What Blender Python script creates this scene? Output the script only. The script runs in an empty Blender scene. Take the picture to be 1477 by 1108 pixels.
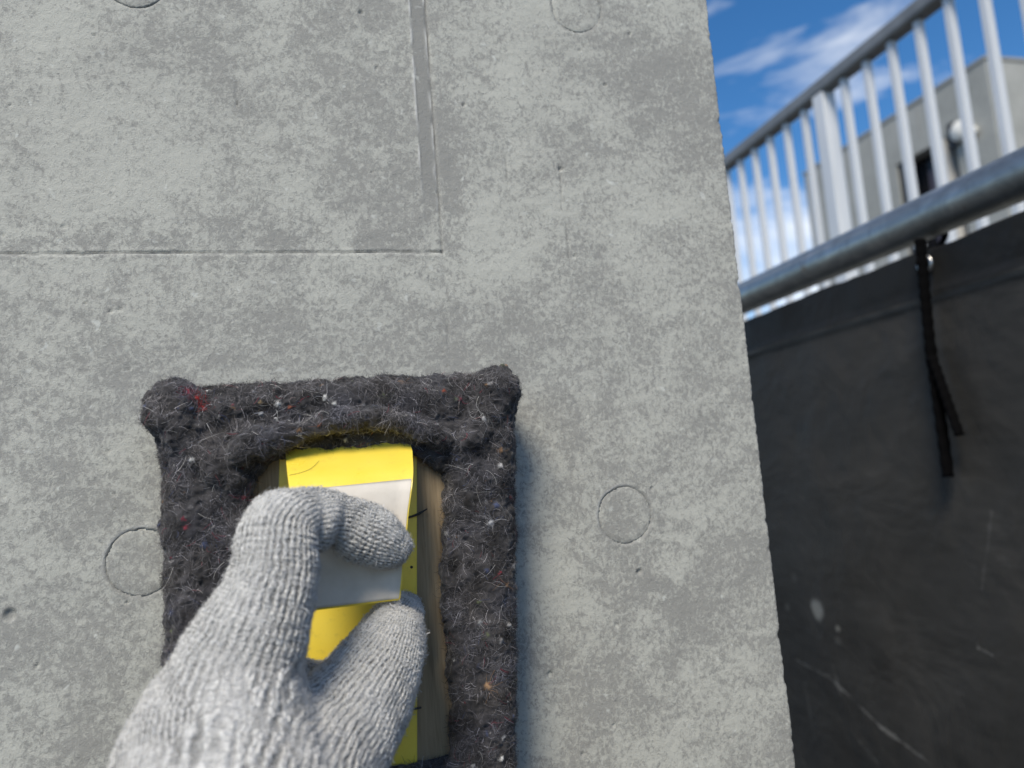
import bpy, math, random
import numpy as np
from mathutils import Matrix, Vector, kdtree

R = math.radians
rng = np.random.default_rng(11)
random.seed(11)
scn = bpy.context.scene
COL = scn.collection

# ------------------------------------------------------------------ camera
# metres; wall face is the plane Y = 0, +X right along it, +Z up, camera 0.327 m in front
cam_d = bpy.data.cameras.new('camera')
cam_d.sensor_width = 36.0
cam_d.lens = 26.0
cam_d.clip_start = 0.01
cam_d.clip_end = 2000.0
cam_d.dof.use_dof = True
cam_d.dof.focus_distance = 0.302
cam_d.dof.aperture_fstop = 9.0
cam_o = bpy.data.objects.new('camera', cam_d)
COL.objects.link(cam_o)
cam_o.matrix_world = Matrix((
    (0.967199, 0.048379, -0.249371, 0.0),
    (-0.241601, -0.128012, -0.961895, -0.327),
    (-0.078458, 0.990592, -0.112125, 0.0),
    (0, 0, 0, 1)))
scn.camera = cam_o

# ------------------------------------------------------------------ light
SUN_DIR = Vector((-0.42, -0.74, 0.92)).normalized()      # towards the sun
sun_d = bpy.data.lights.new('sun', 'SUN')
sun_d.energy = 2.7
sun_d.angle = R(20)
sun_d.color = (1.0, 0.90, 0.745)
sun_o = bpy.data.objects.new('sun', sun_d)
COL.objects.link(sun_o)
sun_o.rotation_euler = (-SUN_DIR).to_track_quat('-Z', 'Y').to_euler()

world = bpy.data.worlds.new('World')
scn.world = world
world.use_nodes = True
wt = world.node_tree
wt.nodes.clear()
wn = wt.nodes.new
sky = wn('ShaderNodeTexSky')
sky.sky_type = 'NISHITA'
sky.sun_disc = False
sky.sun_elevation = math.asin(SUN_DIR.z)
sky.sun_rotation = math.atan2(SUN_DIR.x, SUN_DIR.y)
sky.altitude = 50
sky.air_density = 1.0
sky.dust_density = 0.0
sky.ozone_density = 5.0
tc = wn('ShaderNodeTexCoord')
mp = wn('ShaderNodeMapping')
mp.inputs['Location'].default_value = (2.109, 8.961, 4.2326)
mp.inputs['Scale'].default_value = (1.0, 1.0, 2.6)
n1 = wn('ShaderNodeTexNoise')
n1.inputs['Scale'].default_value = 3.4
n1.inputs['Detail'].default_value = 7
n1.inputs['Roughness'].default_value = 0.56
n1.inputs['Distortion'].default_value = 0.35
cr = wn('ShaderNodeValToRGB')
cr.color_ramp.elements[0].position = 0.47
cr.color_ramp.elements[0].color = (0, 0, 0, 1)
cr.color_ramp.elements[1].position = 0.72
cr.color_ramp.elements[1].color = (1, 1, 1, 1)
mx = wn('ShaderNodeMix')
mx.data_type = 'RGBA'
mx.inputs['B'].default_value = (8.6, 8.8, 9.0, 1)
bg = wn('ShaderNodeBackground')
bg.inputs['Strength'].default_value = 0.095
wo = wn('ShaderNodeOutputWorld')
L = wt.links.new
L(tc.outputs['Generated'], mp.inputs['Vector'])
L(mp.outputs['Vector'], n1.inputs['Vector'])
L(n1.outputs['Fac'], cr.inputs['Fac'])
L(cr.outputs['Color'], mx.inputs['Factor'])
hs = wn('ShaderNodeHueSaturation')
hs.inputs['Saturation'].default_value = 1.22
L(sky.outputs['Color'], hs.inputs['Color'])
L(hs.outputs['Color'], mx.inputs['A'])
L(mx.outputs['Result'], bg.inputs['Color'])
L(bg.outputs['Background'], wo.inputs['Surface'])

scn.view_settings.view_transform = 'Standard'
scn.view_settings.look = 'None'
scn.view_settings.gamma = 1.0
scn.view_settings.exposure = 0.54
scn.view_settings.use_curve_mapping = False
scn.cycles.max_bounces = 5
scn.cycles.diffuse_bounces = 3
scn.cycles.glossy_bounces = 2
scn.cycles.caustics_reflective = False
scn.cycles.caustics_refractive = False


# ================================================================== helpers
def tag(o, label=None, cat=None, group=None, kind=None):
    if label: o['label'] = label
    if cat: o['category'] = cat
    if group: o['group'] = group
    if kind: o['kind'] = kind
    return o


def empty(name, loc=(0, 0, 0)):
    o = bpy.data.objects.new(name, None)
    o.empty_display_size = 0.02
    o.location = loc
    COL.objects.link(o)
    return o


def mesh_np(name, V, F, mat, parent=None, smooth=True, attrs=None, colors=None, link=True):
    """one mesh object out of numpy verts and equal-sized faces (world coordinates)"""
    V = np.ascontiguousarray(V, dtype=np.float32)
    F = np.ascontiguousarray(F, dtype=np.int32)
    me = bpy.data.meshes.new(name)
    n, k = F.shape
    me.vertices.add(len(V))
    me.vertices.foreach_set('co', V.ravel())
    me.loops.add(n * k)
    me.loops.foreach_set('vertex_index', F.ravel())
    me.polygons.add(n)
    me.polygons.foreach_set('loop_start', np.arange(0, n * k, k, dtype=np.int32))
    me.polygons.foreach_set('loop_total', np.full(n, k, dtype=np.int32))
    me.polygons.foreach_set('use_smooth', np.full(n, bool(smooth)))
    me.update(calc_edges=True)
    for nm, a in (attrs or {}).items():
        at = me.attributes.new(nm, 'FLOAT', 'POINT')
        at.data.foreach_set('value', np.ascontiguousarray(a, dtype=np.float32))
    for nm, a in (colors or {}).items():
        at = me.attributes.new(nm, 'FLOAT_COLOR', 'POINT')
        c = np.ones((len(V), 4), dtype=np.float32)
        c[:, :3] = a
        at.data.foreach_set('color', c.ravel())
    me.materials.append(mat)
    if not link:
        return me
    o = bpy.data.objects.new(name, me)
    COL.objects.link(o)
    if parent is not None:
        o.parent = parent
        o.matrix_parent_inverse = Matrix.Translation(-Vector(parent.location))
    return o


def mesh_poly(name, V, F, mat, parent=None, smooth=False, bevel=0.0, segs=2):
    me = bpy.data.meshes.new(name)
    me.from_pydata([tuple(map(float, v)) for v in V], [], [tuple(map(int, f)) for f in F])
    me.update()
    for p in me.polygons:
        p.use_smooth = smooth
    me.materials.append(mat)
    o = bpy.data.objects.new(name, me)
    COL.objects.link(o)
    if bevel > 0:
        b = o.modifiers.new('bevel', 'BEVEL')
        b.width = bevel
        b.segments = segs
        b.limit_method = 'ANGLE'
    if parent is not None:
        o.parent = parent
        o.matrix_parent_inverse = Matrix.Translation(-Vector(parent.location))
    return o


def box_vf(x0, x1, y0, y1, z0, z1):
    V = [(x0, y0, z0), (x1, y0, z0), (x1, y1, z0), (x0, y1, z0),
         (x0, y0, z1), (x1, y0, z1), (x1, y1, z1), (x0, y1, z1)]
    F = [(0, 3, 2, 1), (4, 5, 6, 7), (0, 1, 5, 4), (1, 2, 6, 5), (2, 3, 7, 6), (3, 0, 4, 7)]
    return V, F


def box(name, x0, x1, y0, y1, z0, z1, mat, parent=None, bevel=0.0):
    V, F = box_vf(x0, x1, y0, y1, z0, z1)
    return mesh_poly(name, V, F, mat, parent, bevel=bevel)


def tube_vf(pts, radii, n=12, flat=1.0, twist=0.0):
    """closed tube along pts; flat squashes the second axis"""
    pts = np.asarray(pts, float)
    m = len(pts)
    radii = np.broadcast_to(np.asarray(radii, float), (m,))
    T = np.gradient(pts, axis=0)
    T /= np.linalg.norm(T, axis=1)[:, None]
    ref = np.array((0, 0, 1.0)) if abs(T[0, 2]) < 0.9 else np.array((0, 1.0, 0))
    V = []
    a = np.linspace(0, 2 * math.pi, n, endpoint=False)
    A = np.cross(ref, T[0]); A /= np.linalg.norm(A)
    for i in range(m):
        A = A - A @ T[i] * T[i]; A /= np.linalg.norm(A)
        B = np.cross(T[i], A)
        ca, sa = math.cos(twist * i), math.sin(twist * i)
        A2, B2 = A * ca + B * sa, B * ca - A * sa
        V.append(pts[i] + radii[i] * (np.cos(a)[:, None] * A2 + flat * np.sin(a)[:, None] * B2))
    V = np.concatenate(V)
    F = []
    for i in range(m - 1):
        for j in range(n):
            k = (j + 1) % n
            F.append((i * n + j, i * n + k, (i + 1) * n + k, (i + 1) * n + j))
    F.append(tuple(range(n))[::-1])
    F.append(tuple((m - 1) * n + j for j in range(n)))
    return V, F


# ---------- gradient noise in numpy
_perm = np.random.default_rng(5).permutation(256)
_perm = np.concatenate([_perm, _perm, _perm])
_g = np.random.default_rng(6).normal(size=(256, 3))
_g /= np.linalg.norm(_g, axis=1)[:, None]


def pn(P, scale=1.0, off=0.0):
    P = np.asarray(P, float) * scale + off
    I = np.floor(P).astype(np.int64)
    Fp = P - I
    U = Fp * Fp * Fp * (Fp * (Fp * 6 - 15) + 10)
    I &= 255
    out = np.zeros(len(P))
    for dx in (0, 1):
        wx = U[:, 0] if dx else 1 - U[:, 0]
        for dy in (0, 1):
            wy = U[:, 1] if dy else 1 - U[:, 1]
            for dz in (0, 1):
                wz = U[:, 2] if dz else 1 - U[:, 2]
                h = _perm[_perm[_perm[(I[:, 0] + dx) & 255] + ((I[:, 1] + dy) & 255)] + ((I[:, 2] + dz) & 255)]
                g = _g[h]
                out += wx * wy * wz * (g[:, 0] * (Fp[:, 0] - dx) + g[:, 1] * (Fp[:, 1] - dy) + g[:, 2] * (Fp[:, 2] - dz))
    return out * 1.6


def fbm(P, scale, octaves=3, off=0.0, gain=0.5):
    s = 0; a = 1.0
    for i in range(octaves):
        s = s + a * pn(P, scale * 2.03 ** i, off + 17.3 * i)
        a *= gain
    return s


def smoothstep(a, b, x):
    t = np.clip((x - a) / (b - a), 0, 1)
    return t * t * (3 - 2 * t)


# ---------- implicit surfaces: surface nets + subdivision + projection
def surface_nets(f, lo, hi, h):
    lo = np.array(lo, float); hi = np.array(hi, float)
    n = np.ceil((hi - lo) / h).astype(int) + 1
    ax = [lo[i] + h * np.arange(n[i]) for i in range(3)]
    # coarse pass first, fine samples only in blocks that the surface may cross
    B = 5
    nb = np.ceil(n / B).astype(int)
    ctr = np.stack(np.meshgrid(*[lo[i] + h * (np.arange(nb[i]) * B + (B - 1) / 2) for i in range(3)], indexing='ij'), -1).reshape(-1, 3)
    fc = f(ctr)
    S = np.repeat(np.repeat(np.repeat(fc.reshape(nb), B, 0), B, 1), B, 2).astype(np.float32)
    hot = np.argwhere(np.abs(fc.reshape(nb)) < h * B * 1.35)
    off = np.stack(np.meshgrid(*[np.arange(B)] * 3, indexing='ij'), -1).reshape(-1, 3)
    for q in range(0, len(hot), 1500):
        ijk = (hot[q:q + 1500, None, :] * B + off[None]).reshape(-1, 3)
        S[ijk[:, 0], ijk[:, 1], ijk[:, 2]] = f(lo + h * ijk)
    S = S[:n[0], :n[1], :n[2]]
    neg = S < 0
    cn = n - 1
    cnt = np.zeros(cn, dtype=np.int8)
    acc = np.zeros(tuple(cn) + (3,), dtype=np.float32)
    corners = [(a, b, c) for a in (0, 1) for b in (0, 1) for c in (0, 1)]

    def sl(c):
        return tuple(slice(c[i], c[i] + cn[i]) for i in range(3))
    for c in corners:
        for axn in range(3):
            if c[axn]: continue
            d = list(c); d[axn] = 1
            s0, s1 = S[sl(c)], S[sl(d)]
            cross = (s0 < 0) != (s1 < 0)
            t = np.where(cross, s0 / np.where(cross, s0 - s1, 1), 0)
            cnt += cross
            for k in range(3):
                acc[..., k] += np.where(cross, c[k] + (t if k == axn else 0), 0)
    act = cnt > 0
    idx = np.full(tuple(cn), -1, dtype=np.int64)
    idx[act] = np.arange(act.sum())
    base = np.argwhere(act)
    V = lo + h * (base + acc[act] / cnt[act][:, None])
    F = []
    for axn in range(3):
        b, c = (axn + 1) % 3, (axn + 2) % 3
        s0 = [slice(None)] * 3; s1 = [slice(None)] * 3
        s0[axn] = slice(0, n[axn] - 1); s1[axn] = slice(1, n[axn])
        A, B = neg[tuple(s0)], neg[tuple(s1)]
        for flip in (False, True):
            e = np.argwhere((A & ~B) if not flip else (~A & B))
            e = e[(e[:, b] > 0) & (e[:, c] > 0) & (e[:, b] < cn[b]) & (e[:, c] < cn[c])]
            def q(db, dc):
                p = e.copy(); p[:, b] -= db; p[:, c] -= dc
                return idx[p[:, 0], p[:, 1], p[:, 2]]
            quad = np.column_stack([q(1, 1), q(0, 1), q(0, 0), q(1, 0)])
            F.append(quad[:, ::-1] if flip else quad)
    return V, np.concatenate(F)


def subdivide(V, F):
    n = len(V)
    E = np.stack([F, np.roll(F, -1, axis=1)], -1).reshape(-1, 2)
    Es = np.sort(E, axis=1)
    key = Es[:, 0] * n + Es[:, 1]
    uq, inv = np.unique(key, return_inverse=True)
    inv = inv.reshape(F.shape)
    em = 0.5 * (V[uq // n] + V[uq % n])
    fc = V[F].mean(1)
    e0 = n; f0 = n + len(em)
    fi = f0 + np.arange(len(F))
    out = []
    for k in range(4):
        out.append(np.column_stack([F[:, k], e0 + inv[:, k], fi, e0 + inv[:, (k - 1) % 4]]))
    return np.concatenate([V, em, fc]), np.concatenate(out)


def relax(V, F, it=2):
    """even out the net and return vertex normals"""
    E = np.stack([F, np.roll(F, -1, axis=1)], -1).reshape(-1, 2)
    E = np.vstack([E, E[:, ::-1]])
    n = len(V)
    cnt = np.maximum(np.bincount(E[:, 0], minlength=n), 1)[:, None]
    for _ in range(it):
        A = np.column_stack([np.bincount(E[:, 0], V[E[:, 1], k], minlength=n) for k in range(3)]) / cnt
        V = V + .6 * (A - V)
    return V, normals(V, F)


def normals(V, F):
    fn = np.cross(V[F[:, 2]] - V[F[:, 0]], V[F[:, 3]] - V[F[:, 1]])
    n = len(V)
    N = np.zeros((n, 3))
    for c in range(4):
        for k in range(3):
            N[:, k] += np.bincount(F[:, c], fn[:, k], minlength=n)
    return N / np.maximum(np.linalg.norm(N, axis=1), 1e-12)[:, None]


def smin(a, b, k):
    h = np.maximum(k - np.abs(a - b), 0) / k
    return np.minimum(a, b) - h * h * k * 0.25


def catmull(pts, per=8):
    pts = np.asarray(pts, float)
    P = np.vstack([2 * pts[0] - pts[1], pts, 2 * pts[-1] - pts[-2]])
    out = []
    for i in range(1, len(P) - 2):
        p0, p1, p2, p3 = P[i - 1:i + 3]
        for t in np.linspace(0, 1, per, endpoint=False):
            out.append(0.5 * (2 * p1 + (p2 - p0) * t + (2 * p0 - 5 * p1 + 4 * p2 - p3) * t * t + (3 * p1 - p0 - 3 * p2 + p3) * t ** 3))
    out.append(pts[-1])
    return np.array(out)


# ---------- fibres: thin curling ribbons that grow out of a surface
def fibres(P, N, length, width, color, segs=4, lift=0.5, curl=0.6, dirs=None):
    m = len(P)
    r = rng.normal(size=(m, 3)) if dirs is None else dirs
    t = r - (r * N).sum(1)[:, None] * N
    t /= np.maximum(np.linalg.norm(t, axis=1), 1e-6)[:, None]
    lift = np.broadcast_to(lift, (m,)) * rng.uniform(0.3, 1.3, m)
    ang = rng.normal(size=m) * curl
    step = (length / segs)[:, None]
    pts = [P.copy()]
    for s in range(segs):
        ph = s / max(segs - 1, 1)
        d = t + N * (lift * (1.0 - 1.5 * ph))[:, None]
        d /= np.linalg.norm(d, axis=1)[:, None]
        pts.append(pts[-1] + d * step)
        b = np.cross(N, t)
        a = ang + rng.normal(size=m) * curl * 0.4
        t = t * np.cos(a)[:, None] + b * np.sin(a)[:, None]
    pts = np.stack(pts, 1)                                   # m, segs+1, 3
    T = np.gradient(pts, axis=1)
    W = np.cross(T, N[:, None, :])
    W /= np.maximum(np.linalg.norm(W, axis=2), 1e-9)[..., None]
    prof = np.linspace(1, 0.35, segs + 1)[None, :, None]
    hw = 0.5 * width[:, None, None] * prof
    V = np.stack([pts - W * hw, pts + W * hw], 2).reshape(-1, 3)
    k = segs + 1
    base = (np.arange(m) * k * 2)[:, None] + (np.arange(segs) * 2)[None, :]
    base = base.ravel()
    F = np.column_stack([base, base + 1, base + 3, base + 2])
    C = np.repeat(color, k * 2, axis=0)
    return V, F, C


def sample_faces(V, F, N, w, count):
    a = np.linalg.norm(np.cross(V[F[:, 2]] - V[F[:, 0]], V[F[:, 3]] - V[F[:, 1]]), axis=1) * w
    c = np.cumsum(a); c /= c[-1]
    f = np.searchsorted(c, rng.random(count))
    uv = rng.dirichlet((1, 1, 1, 1), count)
    P = (V[F[f]] * uv[..., None]).sum(1)
    Nn = (N[F[f]] * uv[..., None]).sum(1)
    Nn /= np.linalg.norm(Nn, axis=1)[:, None]
    return P, Nn


# ---------- materials
class M:
    def __init__(s, name, color=(.5, .5, .5), rough=.6, metal=0.0, spec=0.5):
        s.m = bpy.data.materials.new(name)
        s.m.use_nodes = True
        s.t = s.m.node_tree
        s.b = s.t.nodes['Principled BSDF']
        s.b.inputs['Base Color'].default_value = (*color, 1)
        s.b.inputs['Roughness'].default_value = rough
        s.b.inputs['Metallic'].default_value = metal
        s.b.inputs['Specular IOR Level'].default_value = spec
        s._co = None

    def n(s, typ, **kw):
        nd = s.t.nodes.new(typ)
        for k, v in kw.items():
            if k in nd.inputs: nd.inputs[k].default_value = v
            else: setattr(nd, k, v)
        return nd

    def l(s, a, b): s.t.links.new(a, b)

    def co(s, scale=(1, 1, 1), loc=(0, 0, 0), rot=(0, 0, 0)):
        if s._co is None: s._co = s.n('ShaderNodeTexCoord')
        m = s.n('ShaderNodeMapping')
        m.inputs['Scale'].default_value = scale
        m.inputs['Location'].default_value = loc
        m.inputs['Rotation'].default_value = rot
        s.l(s._co.outputs['Object'], m.inputs['Vector'])
        return m.outputs['Vector']

    def noise(s, freq, detail=4, rough=.55, dist=0.0, vec=None, **k):
        nd = s.n('ShaderNodeTexNoise', Scale=freq, Detail=detail, Roughness=rough, Distortion=dist)
        s.l(vec if vec is not None else s.co(**k), nd.inputs['Vector'])
        return nd.outputs['Fac']

    def ramp(s, fac, *stops, interp='LINEAR'):
        nd = s.n('ShaderNodeValToRGB')
        e = nd.color_ramp.elements
        nd.color_ramp.interpolation = interp
        while len(e) < len(stops): e.new(0.5)
        for el, (p, c) in zip(e, stops):
            el.position = p
            el.color = (c, c, c, 1) if not hasattr(c, '__len__') else (*c, 1)
        s.l(fac, nd.inputs['Fac'])
        return nd.outputs['Color']

    def math(s, op, a, b=0.0, clamp=False):
        nd = s.n('ShaderNodeMath', operation=op, use_clamp=clamp)
        for i, v in enumerate((a, b)):
            if isinstance(v, (int, float)): nd.inputs[i].default_value = v
            else: s.l(v, nd.inputs[i])
        return nd.outputs[0]

    def mix(s, fac, a, b, blend='MIX'):
        nd = s.n('ShaderNodeMix', data_type='RGBA', blend_type=blend)
        for k, v in (('Factor', fac), ('A', a), ('B', b)):
            if isinstance(v, (int, float)):
                nd.inputs[k].default_value = v if k == 'Factor' else (v, v, v, 1)
            elif hasattr(v, '__len__'): nd.inputs[k].default_value = (*v, 1)
            else: s.l(v, nd.inputs[k])
        return nd.outputs['Result']

    def attr(s, name, out='Fac'):
        nd = s.n('ShaderNodeAttribute', attribute_name=name)
        return nd.outputs[out]

    def base(s, c): s.l(c, s.b.inputs['Base Color']); return s
    def roughness(s, c): s.l(c, s.b.inputs['Roughness']); return s

    def bump(s, h, strength, dist, prev=None):
        nd = s.n('ShaderNodeBump', Strength=strength, Distance=dist)
        s.l(h, nd.inputs['Height'])
        if prev is not None: s.l(prev, nd.inputs['Normal'])
        s.l(nd.outputs['Normal'], s.b.inputs['Normal'])
        return nd.outputs['Normal']


# concrete of the wall, mottled by a pale laitance skin that has come away in flecks
def concrete_mat():
    c = M('wall_concrete', rough=.82, spec=.3)
    big = c.noise(16, 3, .6, .6, loc=(.31, .0, .17))
    mid = c.noise(90, 5, .72, .8, loc=(.1, .2, .3), scale=(.8, 1, 1.15))
    fine = c.noise(480, 4, .78, .7, scale=(1.0, 1.0, .75))
    s = c.math('ADD', c.math('MULTIPLY', big, .56), c.math('MULTIPLY', mid, .78))
    s = c.math('ADD', s, c.math('MULTIPLY', fine, 1.10))
    s = c.math('SUBTRACT', s, c.math('MULTIPLY', c.attr('clean'), .10))
    s = c.math('ADD', s, c.math('MULTIPLY', c.attr('grey'), .20))
    m2 = c.math('SUBTRACT', s, 1.14)
    m2 = c.math('MULTIPLY', m2, 5.2, clamp=True)
    light = c.mix(c.math('MULTIPLY', c.math('SUBTRACT', big, .3), 2.5, clamp=True), (.454, .461, .422), (.398, .403, .372))
    dark = c.mix(mid, (.246, .249, .237), (.310, .311, .293))
    col = c.mix(m2, light, dark)
    # small dark pores
    por = c.noise(700, 1, .5, 1.2)
    pm = c.math('MULTIPLY', c.math('SUBTRACT', por, .66), 9.0, clamp=True)
    col = c.mix(c.math('MULTIPLY', pm, .55), col, (.17, .18, .18))
    wh = c.noise(210, 1, .5, .6, loc=(5, 5, 5))
    wm = c.math('MULTIPLY', c.math('SUBTRACT', wh, .70), 10.0, clamp=True)
    col = c.mix(c.math('MULTIPLY', wm, .7), col, (.56, .58, .55))
    col = c.mix(c.attr('dirt'), col, (.13, .135, .14))
    col = c.mix(c.attr('chalk_lit'), col, (.60, .61, .60))
    c.base(col)
    h = c.math('ADD', c.math('MULTIPLY', fine, .6), c.math('MULTIPLY', por, .5))
    h = c.math('SUBTRACT', h, c.math('MULTIPLY', m2, .25))
    c.bump(h, .38, .0010)
    return c.m


MAT_WALL = concrete_mat()


def slab_mat(name, c0, c1, sc=1.0):
    c = M(name, rough=.9, spec=.25)
    a = c.noise(1.3 * sc, 6, .6, .4)
    b = c.noise(14 * sc, 4, .6)
    f = c.math('ADD', c.math('MULTIPLY', a, .6), c.math('MULTIPLY', b, .4))
    c.base(c.ramp(f, (.3, c0), (.7, c1)))
    c.bump(b, .25, .01)
    return c.m


MAT_GROUND = slab_mat('ground_concrete', (.07, .07, .068), (.13, .128, .124))
MAT_BUILD = slab_mat('building_concrete', (.27, .28, .265), (.43, .435, .415), 1.1)
MAT_PARAPET = slab_mat('parapet_concrete', (.28, .28, .27), (.38, .38, .36), 1.5)

# aluminium of the railing
c = M('rail_aluminium', (.62, .65, .69), .42, .1)
f = c.noise(30, 3, .6, scale=(1, 1, .1))
c.base(c.ramp(f, (.3, (.60, .63, .66)), (.7, (.72, .74, .76))))
MAT_BAR = c.m
c = M('handrail_aluminium', (.20, .21, .215), .5, .3)
c.base(c.ramp(c.noise(12, 4, .6), (.3, (.17, .18, .185)), (.7, (.24, .25, .255))))
MAT_RAIL = c.m

# galvanised pipe with dull blotches and rust spots
c = M('pipe_zinc', (.2, .22, .23), .42, 1.0)
a = c.noise(26, 5, .65, .8)
col = c.ramp(a, (.3, (.24, .26, .262)), (.55, (.36, .38, .378)), (.75, (.50, .51, .50)))
ru = c.noise(19, 6, .7, .5, loc=(1.7, .3, .2))
col = c.mix(c.math('MULTIPLY', c.math('SUBTRACT', ru, .62), 8, clamp=True), col, (.16, .10, .06))
sp = c.noise(60, 2, .5, loc=(.2, .9, .4))
col = c.mix(c.math('MULTIPLY', c.math('SUBTRACT', sp, .70), 12, clamp=True), col, (.55, .56, .55))
c.base(col)
c.roughness(c.ramp(a, (.3, .48), (.7, .34)))
c.bump(a, .25, .003)
MAT_PIPE = c.m

# black sheet, woven, dusty, with a few splashes of cement
c = M('sheet_black', (.02, .02, .021), .6, spec=.22)
dust = c.noise(5.5, 6, .68, .6)
fine = c.noise(90, 4, .65, scale=(1, .25, 1))
col = c.ramp(c.math('ADD', c.math('MULTIPLY', dust, .7), c.math('MULTIPLY', fine, .3)),
             (.32, (.022, .0208, .0190)), (.60, (.047, .0445, .0405)), (.8, (.084, .080, .074)))
sx = c.n('ShaderNodeSeparateXYZ')
c.l(c.co(), sx.inputs[0])
yy, zz = sx.outputs['Y'], sx.outputs['Z']
wob = c.noise(32, 4, .6, 1.0)


def splash(y, z, r, amt):
    global col
    dy = c.math('SUBTRACT', yy, y); dz = c.math('SUBTRACT', zz, z)
    d = c.math('SQRT', c.math('ADD', c.math('MULTIPLY', dy, dy), c.math('MULTIPLY', dz, dz)))
    d = c.math('ADD', d, c.math('MULTIPLY', c.math('SUBTRACT', wob, .5), r * 1.5))
    m = c.math('MULTIPLY', c.math('SUBTRACT', r, d), 2.2 / r, clamp=True)
    col = c.mix(c.math('MULTIPLY', m, amt), col, (.27, .265, .24))


for a in ((.591, -.2276, .017, .85), (.552, -.245, .006, .5), (.556, -.262, .009, .2), (.640, -.190, .008, .12),
          (.668, -.236, .008, .2)):
    splash(*a)
# thin pale scrapes in the lower part


def scrape(y0, z0, y1, z1, amt):
    global col
    ey, ez = y1 - y0, z1 - z0
    ll = ey * ey + ez * ez
    py = c.math('SUBTRACT', yy, y0); pz = c.math('SUBTRACT', zz, z0)
    t = c.math('DIVIDE', c.math('ADD', c.math('MULTIPLY', py, ey), c.math('MULTIPLY', pz, ez)), ll, clamp=True)
    dy = c.math('SUBTRACT', py, c.math('MULTIPLY', t, ey)); dz = c.math('SUBTRACT', pz, c.math('MULTIPLY', t, ez))
    d = c.math('SQRT', c.math('ADD', c.math('MULTIPLY', dy, dy), c.math('MULTIPLY', dz, dz)))
    d = c.math('ADD', d, c.math('MULTIPLY', c.math('SUBTRACT', wob, .5), .012))
    m = c.math('SUBTRACT', 1.0, c.math('MULTIPLY', d, 420.0), clamp=True)
    m = c.math('MULTIPLY', m, c.math('MULTIPLY', fine, amt * 1.6))
    col = c.mix(m, col, (.30, .29, .27))


for a in ((0.6635, -0.3107, 0.5847, -0.3168, 0.30), (0.5847, -0.3168, 0.4982, -0.3553, 0.50), (0.4982, -0.3553, 0.4228, -0.3723, 0.45), (0.6513, -0.3399, 0.6481, -0.4201, 0.20), (0.5754, -0.2983, 0.5680, -0.3323, 0.20), (0.3428, -0.2127, 0.3382, -0.2260, 0.45), (0.3382, -0.2260, 0.3220, -0.2295, 0.30), (0.2965, -0.0838, 0.3238, -0.1635, 0.12), (0.5572, -0.3821, 0.5206, -0.4041, 0.22)):
    scrape(*a)
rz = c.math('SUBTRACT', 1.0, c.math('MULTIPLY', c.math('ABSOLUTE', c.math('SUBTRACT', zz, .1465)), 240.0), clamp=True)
col = c.mix(c.math('MULTIPLY', rz, .8), col, (.10, .10, .098))  # hem ridge paler as if lit from above, painted into the colour
hz = c.math('MULTIPLY', c.math('SUBTRACT', zz, .1505), 500.0, clamp=True)
col = c.mix(c.math('MULTIPLY', hz, .8), col, (.010, .010, .010))
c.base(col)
c.roughness(c.ramp(dust, (.3, .42), (.7, .68)))
nb = c.bump(c.noise(9, 3, .6, .5), .35, .02)
wvv = c.n('ShaderNodeTexWave', Scale=260.0, Distortion=.4, Detail=1.0, bands_direction='Z')
c.l(c.co(), wvv.inputs['Vector'])
c.bump(wvv.outputs['Fac'], .15, .0006, nb)
MAT_SHEET = c.m

c = M('cord_black', (.0025, .0025, .003), .9, spec=.06)
c.bump(c.noise(500, 2, .6), .5, .001)
MAT_CORD = c.m
MAT_EYELET = M('eyelet_metal', (.5, .5, .5), .3, 1.0).m

# felt
c = M('felt_wool', rough=.95, spec=.15)
col = c.mix(c.noise(420, 3, .6, .5), 0.55, 1.5)
c.base(c.mix(1.0, c.attr('Col', 'Color'), col, 'MULTIPLY'))
c.b.inputs['Sheen Weight'].default_value = .25
c.b.inputs['Sheen Roughness'].default_value = .5
c.bump(c.noise(1500, 2, .6, 1.0), .6, .0006)
MAT_FELT = c.m
c = M('felt_fibre', rough=.7, spec=.25)
c.base(c.attr('Col', 'Color'))
MAT_FIBRE = c.m

# wood of the float board
c = M('board_wood', rough=.7, spec=.3)
g1 = c.noise(60, 4, .6, .6, scale=(9, 1, .55))
g2 = c.noise(230, 3, .6, .3, scale=(4, 1, .16))
gg = c.math('ADD', c.math('MULTIPLY', g1, .5), c.math('MULTIPLY', g2, .5))
col = c.ramp(gg, (.3, (.17, .125, .075)), (.5, (.29, .22, .135)), (.7, (.38, .30, .195)))
col = c.mix(c.math('MULTIPLY', c.math('SUBTRACT', c.noise(38, 3, .5, loc=(2, 0, 3)), .52), 3.0, clamp=True), col, (.29, .23, .15))
c.base(col)
c.bump(g2, .35, .0005)
MAT_WOOD = c.m

c = M('yellow_plastic', (.80, .60, .03), .28, spec=.5)
a = c.noise(60, 4, .6)
c.base(c.mix(c.math('MULTIPLY', c.math('SUBTRACT', c.noise(240, 4, .7), .56), 2.0, clamp=True),
             c.ramp(a, (.3, (.83, .635, .065)), (.7, (.87, .685, .095))), (.55, .42, .06)))
c.roughness(c.ramp(a, (.3, .24), (.7, .4)))
MAT_YELLOW = c.m
c = M('label_paper', (.72, .70, .67), .9, spec=.1)
a = c.noise(150, 4, .6)
c.base(c.ramp(a, (.3, (.60, .555, .485)), (.7, (.68, .635, .565))))
c.bump(c.noise(420, 3, .6), .15, .0006)
MAT_LABEL = c.m
MAT_NAIL = M('nail_dark', (.05, .05, .05), .5, .6).m
MAT_DOT = M('grey_putty', (.32, .31, .27), .7).m

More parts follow.
